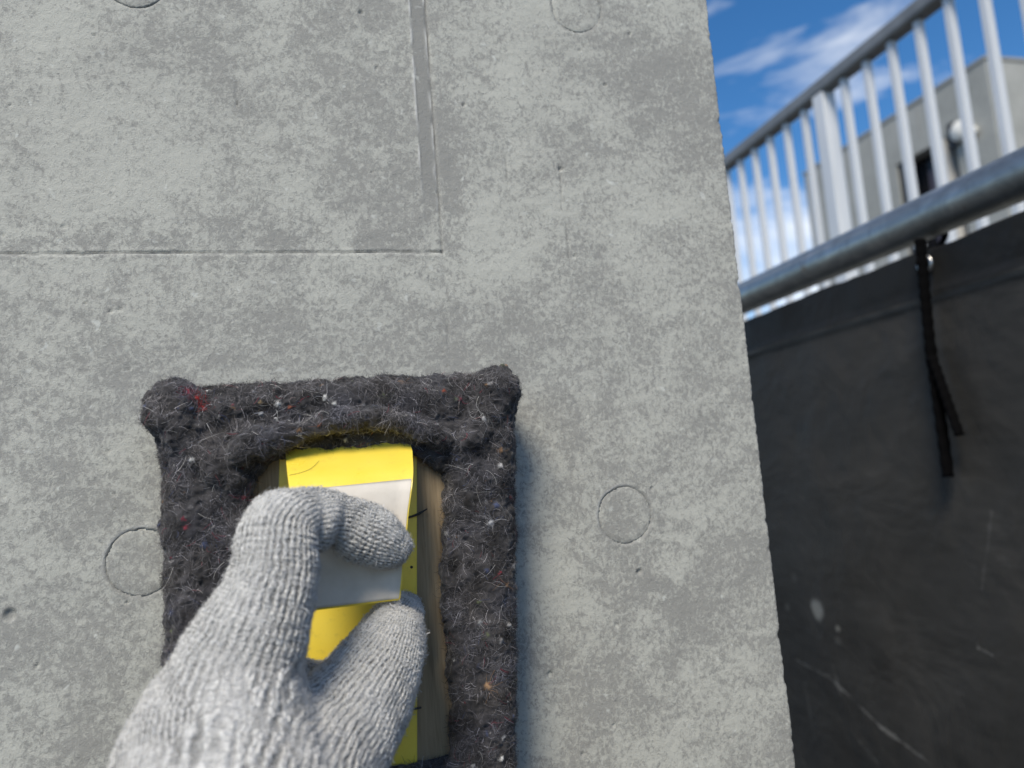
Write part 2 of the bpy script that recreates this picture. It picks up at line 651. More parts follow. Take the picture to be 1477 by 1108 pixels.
# glove yarn
c = M('glove_yarn', rough=.92, spec=.15)
a = c.noise(900, 2, .65, .6)
col = c.ramp(a, (.25, (.46, .46, .45)), (.5, (.66, .66, .645)), (.75, (.78, .78, .765)))
st = c.noise(34, 3, .6, loc=(.2, .3, .6))
col = c.mix(c.math('MULTIPLY', c.math('SUBTRACT', st, .55), 3.0, clamp=True), col, c.mix(.5, col, (.33, .32, .295)))
ku, kv = c.attr('ku'), c.attr('kv')
x = c.math('SUBTRACT', c.math('FRACT', ku), .5)
ax = c.math('ABSOLUTE', x)
rib = c.math('ADD', .62, c.math('MULTIPLY', c.math('COSINE', c.math('MULTIPLY', x, 2 * math.pi)), .38))
cen = c.math('SUBTRACT', 1.0, c.math('MULTIPLY', ax, 9.0), clamp=True)
bead = c.math('ADD', .5, c.math('MULTIPLY', c.math('COSINE', c.math('MULTIPLY', c.math('ADD', kv, ax), 2 * math.pi)), .5))
hh = c.math('MULTIPLY', rib, c.math('ADD', .42, c.math('MULTIPLY', bead, .58)))
hh = c.math('MULTIPLY', hh, c.math('SUBTRACT', 1.0, c.math('MULTIPLY', cen, .25)))
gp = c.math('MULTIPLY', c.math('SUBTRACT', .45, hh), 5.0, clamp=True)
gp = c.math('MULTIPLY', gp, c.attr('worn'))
c.base(c.mix(1.0, col, c.mix(gp, 1.0, .25), 'MULTIPLY'))  # shade in the gaps between stitches is multiplied into the yarn colour
c.b.inputs['Sheen Weight'].default_value = .2
nb = c.bump(hh, .8, .0012)
c.bump(c.noise(2200, 2, .6, 1.0), .6, .0005, nb)
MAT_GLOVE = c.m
c = M('sleeve_cloth', (.03, .035, .05), .9)
c.bump(c.noise(600, 2, .6), .5, .001)
MAT_SLEEVE = c.m

# ================================================================== setting
# ground sheet out to the horizon
gv = np.array([(-400, -400, -1.45), (400, -400, -1.45), (400, 400, -1.45), (-400, 400, -1.45)], float)
tag(mesh_poly('ground', gv, [(0, 1, 2, 3)], MAT_GROUND), kind='structure')

# ------------------------------------------------------------------ concrete wall
EDGE = 0.2085
TIES = [(-.0700, .2240, .0130, 1), (-.0725, -.0256, .0130, 0), (.1342, -.0260, .0130, 2), (.1338, .2275, .0130, 3)]


def build_wall():
    h = 0.0007
    xf = np.arange(-.135, EDGE - .0016, h)
    xo = -.135 - np.cumsum(np.geomspace(.002, .35, 18))[::-1]
    a = np.linspace(0, math.pi / 2, 5)
    r = .0014
    px = np.concatenate([xo, xf, EDGE - r + r * np.sin(a), np.full(6, EDGE)])
    py = np.concatenate([np.zeros(len(xo) + len(xf)), r - r * np.cos(a), r + np.cumsum(np.geomspace(.004, .11, 6))])
    nx = np.concatenate([np.zeros(len(xo) + len(xf)), np.sin(a), np.ones(6)])
    ny = np.concatenate([-np.ones(len(xo) + len(xf)), -np.cos(a), np.zeros(6)])
    zf = np.arange(-.165, .250, h)
    zlo = np.linspace(-1.45, -.19, 14)
    zhi = .25 + np.cumsum(np.geomspace(.002, .4, 16))
    z = np.concatenate([zlo, zf, zhi])
    n, m = len(px), len(z)
    X = np.repeat(px, m); Y = np.repeat(py, m); Z = np.tile(z, n)
    NX = np.repeat(nx, m); NY = np.repeat(ny, m)
    P = np.column_stack([X, np.zeros_like(X), Z])
    P3 = np.column_stack([X, Y, Z])
    D = .00016 * fbm(P, 60, 3) + .00010 * fbm(P, 330, 2, 3.1)
    dirt = np.zeros_like(X); chalk_lit = np.zeros_like(X); clean = np.zeros_like(X); grey = np.zeros_like(X)
    wz = .00050 * pn(P, 45, 1.7) + .00030 * pn(P, 160, 4.) + .00022 * pn(P, 420, 2.7)
    # lower edge of the upper left form panel
    left = X < .0568
    dz = Z - .1008 - wz
    in_p = smoothstep(.0574, .0566, X + wz)
    brk = np.clip(.80 + .6 * pn(P, 70, 9.0), .5, 1)
    g = np.exp(-(dz / .00042) ** 2) * in_p
    D -= .0011 * g * brk
    dirt = np.maximum(dirt, .85 * np.exp(-(dz / .00035) ** 2) * in_p * brk)
    D += .00018 * np.exp(-((dz - .0012) / .0006) ** 2) * in_p * np.clip(.5 + pn(P, 120, 4), 0, 1)
    D -= .00035 * smoothstep(-.0003, .0003, dz) * in_p          # panel set back
    grey = np.maximum(grey, .9 * np.exp(-((Z - .108) / .007) ** 2) * (X < .056) * np.clip(.6 + 1.0 * pn(P, 45, 2.), 0, 1))
    # upright joint
    xl = .0569 + .00022 * pn(P, 60, 5.5)
    dx = X - xl - wz * .6
    up = smoothstep(.0990, .1010, Z)
    down = smoothstep(.040, .098, Z) * (1 - up) * .75
    amt = (up * np.clip(.75 + .6 * pn(P, 50, 6.), .35, 1) + down * np.clip(.5 + 1.2 * pn(P, 80, 8.), 0, 1))
    D -= .0014 * amt * np.exp(-(dx / .00055) ** 2)
    dirt = np.maximum(dirt, .95 * amt * np.exp(-((dx) / .00042) ** 2))
    band = smoothstep(.103, .150, Z + .006 * pn(P, 60, 2.))
    rag = .0006 * pn(P, 140, 3.3)
    inb = smoothstep(.0492, .0498, X + rag) * smoothstep(.0570, .0564, X) * band
    D -= .0007 * inb
    D = D * (1 - .6 * inb)
    dirt = np.maximum(dirt, .16 * inb)
    grey = np.maximum(grey, 1.2 * inb)
    for e, am in ((.0492, 1.0), (.0561, .8)):
        lip = np.exp(-((X + rag - e) / .00040) ** 2) * band * np.clip(.6 + 1.4 * pn(P, 110, 7.7), 0, 1)
        D += .0009 * lip * am
        chalk_lit = np.maximum(chalk_lit, 1.0 * lip)
    dirt = np.maximum(dirt, .5 * np.exp(-((X + rag - .0489) / .0002) ** 2) * band * smoothstep(.16, .2, Z))
    # grey blot right of the joint
    grey = np.maximum(grey, 1.0 * np.exp(-(((X - .0625) / .006) ** 2)) * smoothstep(.08, .11, Z) * smoothstep(.19, .15, Z) * np.clip(.7 + pn(P, 90, 1.), 0, 1))
    grey = np.maximum(grey, .8 * np.exp(-((X - .178) / .02) ** 2 - ((Z - .195) / .018) ** 2))
    grey = np.maximum(grey, .6 * np.exp(-((X - .155) / .03) ** 2 - ((Z + .075) / .05) ** 2) * np.clip(.7 + pn(P, 60, 4.), 0, 1))
    clean = np.maximum(clean, .9 * np.exp(-((X + .09) / .07) ** 2 - ((Z - .17) / .07) ** 2))
    clean = np.maximum(clean, .8 * np.exp(-((X - .115) / .02) ** 2 - ((Z - .21) / .06) ** 2))
    # rims of the form tie plugs
    for cx, cz, rr, kind in TIES:
        rad = np.hypot(X - cx, Z - cz)
        an = np.arctan2(Z - cz, X - cx)
        ragr = .00022 * pn(P, 260, 2.2)
        dr = rad - rr - ragr
        w = .0007 if kind != 3 else .0012
        am = np.clip(.75 + .5 * pn(P, 110, 3.), .3, 1)
        D -= (.0006 if kind != 3 else .0006) * am * np.exp(-(dr / w) ** 2)
        D += .00028 * np.exp(-((dr - .0011) / .0006) ** 2) * np.clip(.4 + pn(P, 130, 5.), 0, 1)
        dirt = np.maximum(dirt, (.16 if kind != 3 else .22) * am * np.exp(-(dr / (w * .8)) ** 2))
        grey = np.maximum(grey, .7 * np.exp(-(dr / .0012) ** 2))
        chalk_lit = np.maximum(chalk_lit, .5 * np.exp(-((dr - .0010) / .0004) ** 2) * smoothstep(.2, .8, np.cos(an - 2.3)) * (kind < 3))  # bright crescent on the upper-left rim is light painted into the colour
        D = np.where(rad < rr - .0004, D - .0016, D)             # seat for the plug
    # blow holes and nicks
    k = 190
    hx = rng.uniform(-.13, .205, k); hz = rng.uniform(-.16, .245, k)
    hr = np.clip(rng.lognormal(math.log(.00042), .45, k), .00025, .0014)
    big = [(-.1185, -.0405, .0021, .0012), (.1385, -.0525, .0013, .0012), (.1490, -.0150, .0009, .0008), (.121, .0985, .0008, .0006),
           (.1452, .187, .0010, .0008), (.1615, .2155, .0009, .0008), (-.099, .112, .0011, .0005), (.125, -.075, .0012, .0005)]
    hx = np.concatenate([hx, [b[0] for b in big]]); hz = np.concatenate([hz, [b[1] for b in big]])
    hd = np.concatenate([hr * rng.uniform(.5, 1.1, k), [b[3] for b in big]]); hr = np.concatenate([hr, [b[2] for b in big]])
    XX = px; ZZ = z
    D2 = D.reshape(n, m)
    for q in range(len(hx)):
        i0, i1 = np.searchsorted(XX[:len(xo) + len(xf)], (hx[q] - 3 * hr[q], hx[q] + 3 * hr[q]))
        j0, j1 = np.searchsorted(ZZ, (hz[q] - 3 * hr[q], hz[q] + 3 * hr[q]))
        if i1 <= i0 or j1 <= j0: continue
        gx = XX[i0:i1, None] - hx[q]; gz = ZZ[None, j0:j1] - hz[q]
        d = np.hypot(gx, gz * rng.uniform(.7, 1.3)) / hr[q]
        D2[i0:i1, j0:j1] -= hd[q] * smoothstep(1.25, .65, d)
    D = D2.ravel()
    # short hairline cracks
    for cx, cz0, cz1 in ((.0905, .128, .150), (.1165, .122, .150), (.1178, .094, .116), (-.030, .165, .182)):
        d = X - cx - .0008 * pn(P, 60, cx * 100) - .0004 * pn(P, 300, 1.)
        w = smoothstep(cz0, cz0 + .004, Z) * smoothstep(cz1, cz1 - .004, Z)
        D -= .0005 * w * np.exp(-(d / .0003) ** 2)
        dirt = np.maximum(dirt, .45 * w * np.exp(-(d / .00028) ** 2))
    # chipped arris
    near = np.exp(-((np.abs(X - EDGE) + np.abs(Y)) / .0022) ** 2)
    chip = np.clip(pn(P3, 150, 8.) - .22, 0, 1) * .0030 + np.clip(pn(P3, 38, 2.) - .28, 0, 1) * .0060 + .0003 * pn(P3, 500, 3.) + .0005 * pn(P3, 25, 1.)
    D -= near * chip
    side = (NX > .5) & (Y > .01)
    D = np.where(side, .0002 * fbm(P3, 60, 2), D)
    V = np.column_stack([X + NX * D, Y + NY * D, Z])
    i = np.arange(n - 1)[:, None] * m + np.arange(m - 1)[None, :]
    F = np.stack([i, i + m, i + m + 1, i + 1], -1).reshape(-1, 4)
    # close the far side with a back sheet and caps
    nb = len(V)
    yb = V[-1, 1]
    x0, zt = V[0, 0], z[-1]
    back = np.array([(x0, yb, -1.45), (EDGE, yb, -1.45), (EDGE, yb, zt), (x0, yb, zt), (x0, 0, -1.45), (x0, 0, zt), (EDGE, 0, zt)])
    V = np.vstack([V, back])
    F = np.vstack([F, np.array([(nb + 1, nb, nb + 3, nb + 2), (nb, nb + 4, nb + 5, nb + 3), (nb + 3, nb + 5, nb + 6, nb + 2)])])
    z7 = np.zeros(7)
    at = {k_: np.concatenate([v_, z7]) for k_, v_ in dict(dirt=np.clip(dirt, 0, 1), chalk_lit=np.clip(chalk_lit, 0, 1), clean=clean, grey=grey).items()}
    wall = mesh_np('concrete_wall', V, F, MAT_WALL, attrs=at)
    tag(wall, 'pale grey mottled concrete wall with form panel joints behind the felt covered float', 'wall')
    for cx, cz, rr, kind in TIES:
        rs = np.concatenate([[0.0], np.linspace(.0012, rr - .0008, 10), [rr + .0002, rr + .0002]])
        na = 56
        a = np.linspace(0, 2 * math.pi, na, endpoint=False)
        vs, fs = [], []
        for q, r_ in enumerate(rs):
            rj = r_ * (1 + (.012 * np.sin(3 * a + kind) + .008 * np.sin(7 * a)) * (q > 8))
            p = np.column_stack([cx + rj * np.cos(a), np.zeros(na), cz + rj * np.sin(a)])
            y = -.00012 * fbm(p, 300, 2) + .00010 + .0004 * smoothstep(rr - .0016, rr - .0005, np.full(na, r_))
            if q == len(rs) - 1: y = y + .0016
            p[:, 1] = y
            vs.append(p)
        vs = np.concatenate(vs)
        fs = [(q * na + j, q * na + (j + 1) % na, (q + 1) * na + (j + 1) % na, (q + 1) * na + j) for q in range(len(rs) - 1) for j in range(na)]
        z0 = np.zeros(len(vs))
        mesh_np('form_tie_plug', vs, np.array(fs), MAT_WALL, wall, attrs=dict(dirt=z0, chalk_lit=z0, clean=z0 + (.4 if kind == 3 else 0), grey=z0 + (.08 if kind != 3 else 0)))
    return wall


wall = build_wall()

# ------------------------------------------------------------------ building beyond
def build_building():
    b = empty('concrete_building', (14, 10.3, -1.45))
    tag(b, 'flat roofed grey concrete building beyond the railing', 'building')
    x0, x1, y0, y1, z0, z1 = 10., 18., 8.13, 12.55, -1.45, 5.6
    wy0, wy1, wz0, wz1 = 8.84, 10.10, 2.5, 4.76
    # shell with a window opening in the face towards the railing
    ys = [y0, wy0, wy1, y1]; zs = [z0, wz0, wz1, z1]
    V = []; F = []
    for i in range(4):
        for j in range(4):
            V.append((x0, ys[i], zs[j]))
    for i in range(3):
        for j in range(3):
            if i == 1 and j == 1: continue
            F.append((i * 4 + j, i * 4 + j + 1, (i + 1) * 4 + j + 1, (i + 1) * 4 + j))
    n = len(V)
    V += [(x0 + .28, wy0, wz0), (x0 + .28, wy1, wz0), (x0 + .28, wy1, wz1), (x0 + .28, wy0, wz1)]
    q = [1 * 4 + 1, 2 * 4 + 1, 2 * 4 + 2, 1 * 4 + 2]
    for k in range(4):
        F.append((q[k], q[(k + 1) % 4], n + (k + 1) % 4, n + k))
    m = len(V)
    V += [(x1, y0, z0), (x1, y0, z1), (x1, y1, z0), (x1, y1, z1)]
    F += [(0, 1 * 4, 2 * 4, 3 * 4, m + 2, m)]
    F += [(0, m, m + 1, 3, 2, 1)]
    F += [(12, 13, 14, 15, m + 3, m + 2)]
    F += [(m, m + 2, m + 3, m + 1), (3, m + 1, m + 3, 15, 11, 7)]
    mesh_poly('wall', V, F, MAT_BUILD, b)
    dk = M('window_dark', (.012, .012, .014), .2).m
    fr = M('window_frame_dark', (.02, .02, .022), .5).m
    pale = M('window_jamb_pale', (.58, .57, .54), .6).m
    cur = M('curtain_mauve', (.11, .095, .12), .9).m
    w = box('window', x0 + .28, x0 + .34, wy0, wy1, wz0, wz1, dk, b)
    box('frame', x0 + .02, x0 + .27, 9.94, 10.055, wz0 + .01, wz1 - .01, fr, w)
    box('curtain', x0 + .22, x0 + .27, 9.30, 9.66, wz0 + .01, wz1 - .3, cur, w)
    box('jamb', x0 - .03, x0 + .27, 9.03, 9.25, wz0 - .2, wz1 - .02, pale, w)
    # dome lamp on a bracket beside the window
    lm = M('lamp_white', (.78, .77, .72), .45).m
    a = np.linspace(0, math.pi / 2, 7)
    pts = [(x0 - .02 - .16 * t, 8.66, 4.70) for t in np.linspace(0, 1, 12)]
    rad = [.06, .09, .12, .145, .155, .16, .16, .155, .14, .115, .075, .02]
    V, F = tube_vf(pts, rad, 20)
    la = mesh_poly('wall_lamp', V, F, lm, b, smooth=True)
    V, F = tube_vf([(x0 + .0, 8.46, 4.60), (x0 - .06, 8.46, 4.60), (x0 - .11, 8.47, 4.59), (x0 - .14, 8.48, 4.58)], [.05, .09, .09, .03], 16)
    mesh_poly('lamp_sensor', V, F, lm, la, smooth=True)
    box('lamp_bracket', x0 - .05, x0 + .02, 8.80, 8.92, 4.52, 4.92, fr, la)
    box('roof', x0 - .02, x1 + .02, y0 - .02, y1 + .02, z1, z1 + .05, MAT_PARAPET, b)
    # shutter boards' joints stand slightly proud
    for y in (8.62, 9.5, 10.6, 11.5):
        box('joint_strip', x0 - .006, x0 - .001, y - .012, y + .012, 4.95, z1 - .01, MAT_PARAPET, b)


build_building()

# ------------------------------------------------------------------ railing on its kerb wall
XR, CY = 1.85, -.327


def build_railing():
    t = empty('metal_railing', (XR, 1.5, .42))
    tag(t, 'pale aluminium railing of upright bars behind the scaffold pipe', 'railing')
    box('upstand', XR - .09, XR + .11, -1.2, 5.2, -1.45, .42, MAT_PARAPET, t, bevel=.008)
    zt = 1.302
    y0, y1 = CY + XR * (1.077 - 13 * .0618), CY + XR * (1.077 + 18 * .0618)
    V, F = box_vf(XR - .032, XR + .032, y0 - .1, y1 + .1, zt - .022, zt + .026)
    mesh_poly('top_rail', V, F, MAT_RAIL, t, bevel=.008)
    box('bottom_rail', XR - .02, XR + .02, y0 - .1, y1 + .1, .455, .485, MAT_RAIL, t, bevel=.004)
    first = None
    for k in range(-13, 19):
        y = CY + XR * (1.077 + k * .0618)
        if (k - 2) % 10 == 0:
            box('post', XR - .028, XR + .028, y - .030, y + .030, .42, zt - .022, MAT_BAR, t, bevel=.005)
            continue
        if first is None:
            V, F = box_vf(XR - .012, XR + .012, -.0125, .0125, .485, zt - .022)
            first = mesh_poly('bar', V, F, MAT_BAR, t, bevel=.004)
            first.location.y = y
        else:
            o = first.copy(); COL.objects.link(o)
            o.location.y = y


build_railing()

# ------------------------------------------------------------------ scaffold pipe
XP, ZP = .66, .2385
n = 90
py_ = np.linspace(-1.6, 2.6, n)
pp = np.column_stack([XP + .0012 * np.sin(py_ * 2), py_, ZP + .0015 * np.sin(py_ * 1.3 + 1)])
V, F = tube_vf(pp, .0243, 28)
pipe = mesh_poly('scaffold_pipe', V, F, MAT_PIPE, smooth=True)
tag(pipe, 'dull galvanised steel scaffold pipe running above the black sheet', 'pipe')
# a coupler and uprights carry the pipe, hidden by wall and sheet
clampm = M('clamp_steel', (.10, .10, .10), .6, .5).m
for y in (-.9, 1.6):
    V, F = tube_vf([(XP + .052, y, -1.45), (XP + .052, y, .30)], .0243, 20)
    u = mesh_poly('upright', V, F, MAT_PIPE, pipe, smooth=True)
    box('coupler', XP - .02, XP + .08, y - .036, y - .026, ZP - .03, ZP + .034, clampm, u, bevel=.004)

# ------------------------------------------------------------------ black sheet
def build_sheet():
    ys = np.linspace(-1.4, 2.3, 180)
    zs = np.concatenate([np.linspace(.2015, .140, 18), np.linspace(.137, -.5, 66), np.linspace(-.52, -1.44, 20)])
    Y, Z = np.meshgrid(ys, zs, indexing='ij')
    Yf, Zf = Y.ravel(), Z.ravel()
    P = np.column_stack([np.zeros_like(Yf), Yf, Zf])
    X = np.full_like(Yf, .652)
    low = smoothstep(.15, -.4, Zf)
    X += .014 * low * pn(P, 3.1, 1.) + .009 * low * pn(P * np.array([1, 1, .4]), 7.5, 2.) + .0015 * pn(P, 16, 3.)
    d = Zf - .1495 - .003 * pn(P, 12, 4.)
    X -= .0042 * np.exp(-(d / .005) ** 2)                 # hem seam
    X -= .0025 * smoothstep(.150, .156, Zf)                # double thickness above it
    X += .0055 * smoothstep(.152, .170, Zf) * pn(P * np.array([1, 1.0, .3]), 22, 6.)
    ze = .0025 * pn(P, 9, 2.) + .0012 * pn(P, 40, 5.)
    Zd = Zf + ze * smoothstep(.12, .2015, Zf)
    V = np.column_stack([X, Yf, Zd])
    n, m = Y.shape
    i = np.arange(n - 1)[:, None] * m + np.arange(m - 1)[None, :]
    F = np.stack([i, i + 1, i + m + 1, i + m], -1).reshape(-1, 4)
    # thickness
    k = len(V)
    V2 = V + np.array([.0016, 0, 0])
    rim = np.concatenate([np.arange(n) * m, (n - 1) * m + np.arange(1, m), (np.arange(n - 2, -1, -1)) * m + m - 1, np.arange(m - 2, 0, -1)])
    r2 = np.roll(rim, -1)
    F = np.vstack([F, F[:, ::-1] + k, np.column_stack([rim, r2, r2 + k, rim + k])])
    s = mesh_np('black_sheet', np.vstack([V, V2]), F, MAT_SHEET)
    tag(s, 'black plastic sheet hung below the scaffold pipe, stained with cement splashes', 'sheet')
    for y in (-.15, .323, .80, 1.3):
        a = np.linspace(0, 2 * math.pi, 20, endpoint=False)
        b = np.linspace(0, 2 * math.pi, 8, endpoint=False)
        A, B = np.meshgrid(a, b, indexing='ij')
        rr = .0085 + .0026 * np.cos(B)
        V = np.column_stack([(.6425 + .0022 * np.sin(B)).ravel(), (y + rr * np.cos(A)).ravel(), (.1840 + rr * np.sin(A)).ravel()])
        F = [(i * 8 + j, ((i + 1) % 20) * 8 + j, ((i + 1) % 20) * 8 + (j + 1) % 8, i * 8 + (j + 1) % 8) for i in range(20) for j in range(8)]
        mesh_np('eyelet', V, np.array(F), MAT_EYELET, s)


build_sheet()


def cord(pts, r, name, parent=None):
    p = catmull(pts, 10)
    s = np.arange(len(p))
    rad = r * (1 + .10 * np.sin(s * 1.7))
    V, F = tube_vf(p, rad, 10, flat=.6)
    return mesh_poly(name, V, F, MAT_CORD, parent, smooth=True)


rope = empty('tie_cord', (.64, .331, .18))
tag(rope, 'black cord knotted to the sheet with two loose ends hanging down', 'cord')
a = np.linspace(-1.9, 1.2, 9)
cord([(XP + .030 * math.cos(t), .3315 + .0008 * i, ZP - .004 + .031 * math.sin(t)) for i, t in enumerate(a)], .0042, 'loop', rope)
cord([(0.6370, 0.3191, 0.2114), (0.6370, 0.3207, 0.1808), (0.6370, 0.3230, 0.1468), (0.6370, 0.3251, 0.1090), (0.6370, 0.3271, 0.0715)], .0066, 'strand', rope)
cord([(0.6380, 0.3269, 0.0941), (0.6380, 0.3268, 0.0526), (0.6380, 0.3271, 0.0041), (0.6380, 0.3279, -0.0459)], .0070, 'loose_end', rope)
cord([(0.6350, 0.3230, 0.0822), (0.6350, 0.3168, 0.0551), (0.6350, 0.3101, 0.0264), (0.6350, 0.3030, -0.0031)], .0058, 'loose_end', rope)

# ================================================================== felt-covered float
flt = empty('plaster_float', (.008, -.014, -.06))
tag(flt, 'wooden hand float wrapped in dark grey felt with a yellow handle, held against the wall', 'float')


def xl_(z): return -.0603 + .0000 * z - .0075 * smoothstep(.02, -.17, z) * -1 * .25
def xr_(z): return .0776 + .078 * np.minimum(z - .01, 0) + .02 * np.maximum(z - .01, 0)


RIDGE = np.array([(-.0330, -.0330, .0105, .0045), (-.0265, -.0370, .0150, .0062), (-.0125, -.0385, .0185, .0048), (.0030, -.0385, .0222, .0042),
                  (.0180, -.0385, .0236, .0040), (.0300, -.0382, .0205, .0042), (.0400, -.0365, .0150, .0042), (.0500, -.0320, .0120, .0035)])
RIDGE = catmull(RIDGE, 4)
ROLL_L = catmull(np.array([(-.0545, -.0300, .0300, .0085), (-.0500, -.0320, .0210, .0060), (-.0420, -.0330, .0110, .0055), (-.0330, -.0330, .0040, .0050)]), 4)
ROLL_R = catmull(np.array([(.0700, -.0270, .0300, .0080), (.0645, -.0315, .0215, .0060), (.0580, -.0325, .0130, .0050)]), 4)
TOPR = catmull(np.array([(-.0500, -.0250, .0325, .0065), (-.0200, -.0270, .0320, .0075), (.0200, -.0270, .0325, .0075), (.0600, -.0250, .0330, .0065)]), 4)


_dense = {}


def chain_d(P, C):
    """distance to a chain of spheres packed so densely that it reads as a tapered tube"""
    k = id(C)
    if k not in _dense:
        out = []
        for a, b in zip(C[:-1], C[1:]):
            m = max(1, int(np.linalg.norm(b[:3] - a[:3]) / .0022))
            out.append(a + (b - a) * np.arange(m)[:, None] / m)
        out.append(C[-1:])
        _dense[k] = (np.concatenate(out), C)
    D = _dense[k][0]
    best = np.full(len(P), 1e3)
    for q in range(0, len(P), 60000):
        p = P[q:q + 60000]
        d2 = (p * p).sum(1)[:, None] - 2 * p @ D[:, :3].T + (D[:, :3] ** 2).sum(1)[None]
        best[q:q + 60000] = (np.sqrt(np.maximum(d2, 0)) - D[:, 3]).min(1)
    return best


GROOVE = catmull(np.array([(-.0400, -.0385, .0225, .0040), (-.0290, -.0395, .0258, .0055), (-.0150, -.0395, .0268, .0055), (.0030, -.0395, .0286, .0040),
                           (.0220, -.0392, .0290, .0036), (.0380, -.0385, .0235, .0042), (.0520, -.0375, .0190, .0046)]), 4)
HOLLOW = catmull(np.array([(-.0150, -.0370, .0130, .0030), (.0050, -.0375, .0160, .0036), (.0250, -.0375, .0165, .0036), (.0380, -.0360, .0090, .0030)]), 4)


def rbox(P, cx, hx, cy, hy, cz, hz, r):
    q = np.column_stack([np.abs(P[:, 0] - cx) - hx + r, np.abs(P[:, 1] - cy) - hy + r, np.abs(P[:, 2] - cz) - hz + r])
    return np.linalg.norm(np.maximum(q, 0), axis=1) + np.minimum(q.max(1), 0) - r


def f_felt(P):
    z = P[:, 2]
    xl, xr = xl_(z), xr_(z)
    cx, hx = .5 * (xl + xr), .5 * (xr - xl)
    wob = .0010 * pn(P, 55, 3.) + .0008 * pn(P, 130, 8.)
    f = rbox(P, cx, hx - .0005, -.0168, .0172, -.065, .1035, .0095)
    f = smin(f, chain_d(P, TOPR), .004)
    # opening on to the board
    le = -.0262 + .0 * z
    re = .0462 + .045 * np.minimum(z, 0.0)
    re = re - .0022 * np.exp(-((z + .045) / .02) ** 2)
    ocx, ohx = .5 * (le + re), .5 * (re - le)
    top = .0105 - .010 * smoothstep(.030, .046, P[:, 0]) - .011 * smoothstep(-.018, -.031, P[:, 0])
    bot = -.1085
    q = np.maximum(np.abs(P[:, 0] - ocx) - ohx, np.maximum(P[:, 2] - top, bot - P[:, 2]))
    hole = np.maximum(q + .0012 * pn(P, 110, 5.) , P[:, 1] + .0240)
    k = .0042
    h = np.maximum(k - np.abs(f + hole), 0) / k
    f = np.maximum(f, -hole) + h * h * k * .25
    for C, rr in ((GROOVE, 0), (HOLLOW, 0)):
        g = chain_d(P, C)
        h = np.maximum(.0025 - np.abs(f + g), 0) / .0025
        f = np.maximum(f, -g) + h * h * .0025 * .25
    # folds and rolled corners
    f = smin(f, chain_d(P, RIDGE), .0022)
    f = smin(f, chain_d(P, ROLL_L), .003)
    f = smin(f, chain_d(P, ROLL_R), .003)
    e1 = np.linalg.norm((P - (-.0536, -.0240, .0320)) / (1.0, 1.25, 1.02), axis=1) - .0107
    e2 = np.linalg.norm((P - (.0706, -.0240, .0328)) / (1.0, 1.3, 1.0), axis=1) - .0104
    f = smin(smin(f, e1, .003), e2, .003)
    # creases
    for (c, r) in (((-.0405, -.0425, .0235), .0062), ((-.0185, -.0435, .0268), .0050), ((-.0290, -.0420, .0262), .0045), ((.0555, -.0420, .0210), .0052), ((.0400, -.0430, .0245), .0040),
                   ((-.0540, -.0400, .0130), .0040), ((.0700, -.0390, .0175), .0040)):
        g = np.linalg.norm((P - c) / (1.5, 1, .75), axis=1) - r
        h = np.maximum(.003 - np.abs(f + g), 0) / .003
        f = np.maximum(f, -g) + h * h * .003 * .25
    return f + wob


V, F = surface_nets(f_felt, (-.070, -.0475, -.172), (.086, .0012, .048), .00125)
V, F = subdivide(V, F)
V, N = relax(V, F, 2)
keep = ~((V[F].mean(1)[:, 1] > -.0008))
fl = fbm(V, 230, 2, 1.0)
fl2 = pn(V, 620, 4.0)
Dd = .0010 * fl + .0007 * fl2 + .0009 * np.clip(pn(V, 120, 9.) - .1, 0, 1)
V = V + N * Dd[:, None]
V[:, 1] = np.minimum(V[:, 1], -.0004)

# wool neps: small tufts of odd colour
neps = [((-.0166, -.0395, .0318), .0013, (.70, .70, .68)), ((.0006, -.038, .0318), .0011, (.62, .62, .60)), ((.0036, -.037, .0300), .0009, (.5, .5, .49)),
        ((-.0118, -.0395, .0290), .0012, (.26, .09, .05)), ((-.0483, -.034, .0385), .0020, (.20, .025, .045)), ((-.0445, -.036, .0345), .0021, (.24, .022, .022)),
        ((-.0425, -.0345, .0318), .0018, (.27, .02, .02)), ((-.0225, -.041, .0265), .0009, (.42, .42, .42)), ((.0655, -.035, -.040), .0010, (.24, .03, .05)),
        ((.0630, -.036, -.022), .0016, (.40, .40, .42)), ((.0560, -.036, -.0830), .0015, (.30, .19, .11)), ((.0680, -.034, -.062), .0014, (.36, .35, .34)),
        ((-.0220, -.040, .0310), .0012, (.20, .15, .09)), ((.0470, -.035, .0330), .0010, (.20, .05, .03)), ((-.0010, -.041, .0225), .0008, (.30, .10, .05)),
        ((.0680, -.036, .0010), .0011, (.45, .44, .44)), ((-.0505, -.035, -.010), .0014, (.14, .02, .035)), ((-.048, -.0345, .012), .0011, (.45, .45, .44)),
        ((.0530, -.036, .030), .0014, (.16, .03, .05))]
for i, (p, r, cl) in enumerate(neps):                   # seat each tuft on the surface
    d = np.hypot(V[:, 0] - p[0], V[:, 2] - p[2])
    w = np.flatnonzero(d < .0012)
    if len(w): neps[i] = (tuple(V[w[V[w, 1].argmin()]]), r * (1.2 if min(cl) > .1 else .85), cl)
cand = np.flatnonzero((N[:, 1] < .25) & (V[:, 1] < -.008))
pal = [((.42, .42, .42), .28), ((.24, .235, .24), .24), ((.17, .03, .045), .10), ((.06, .075, .14), .12), ((.22, .13, .07), .10), ((.12, .14, .08), .05), ((.60, .60, .58), .07)]
pw_ = np.array([p[1] for p in pal]); pw_ /= pw_.sum()
for q in rng.choice(cand, 520):
    c = pal[rng.choice(len(pal), p=pw_)][0]
    neps.append((tuple(V[q]), rng.uniform(.0003, .0013), tuple(np.array(c) * rng.uniform(.6, 1.15))))
kd = kdtree.KDTree(len(neps))
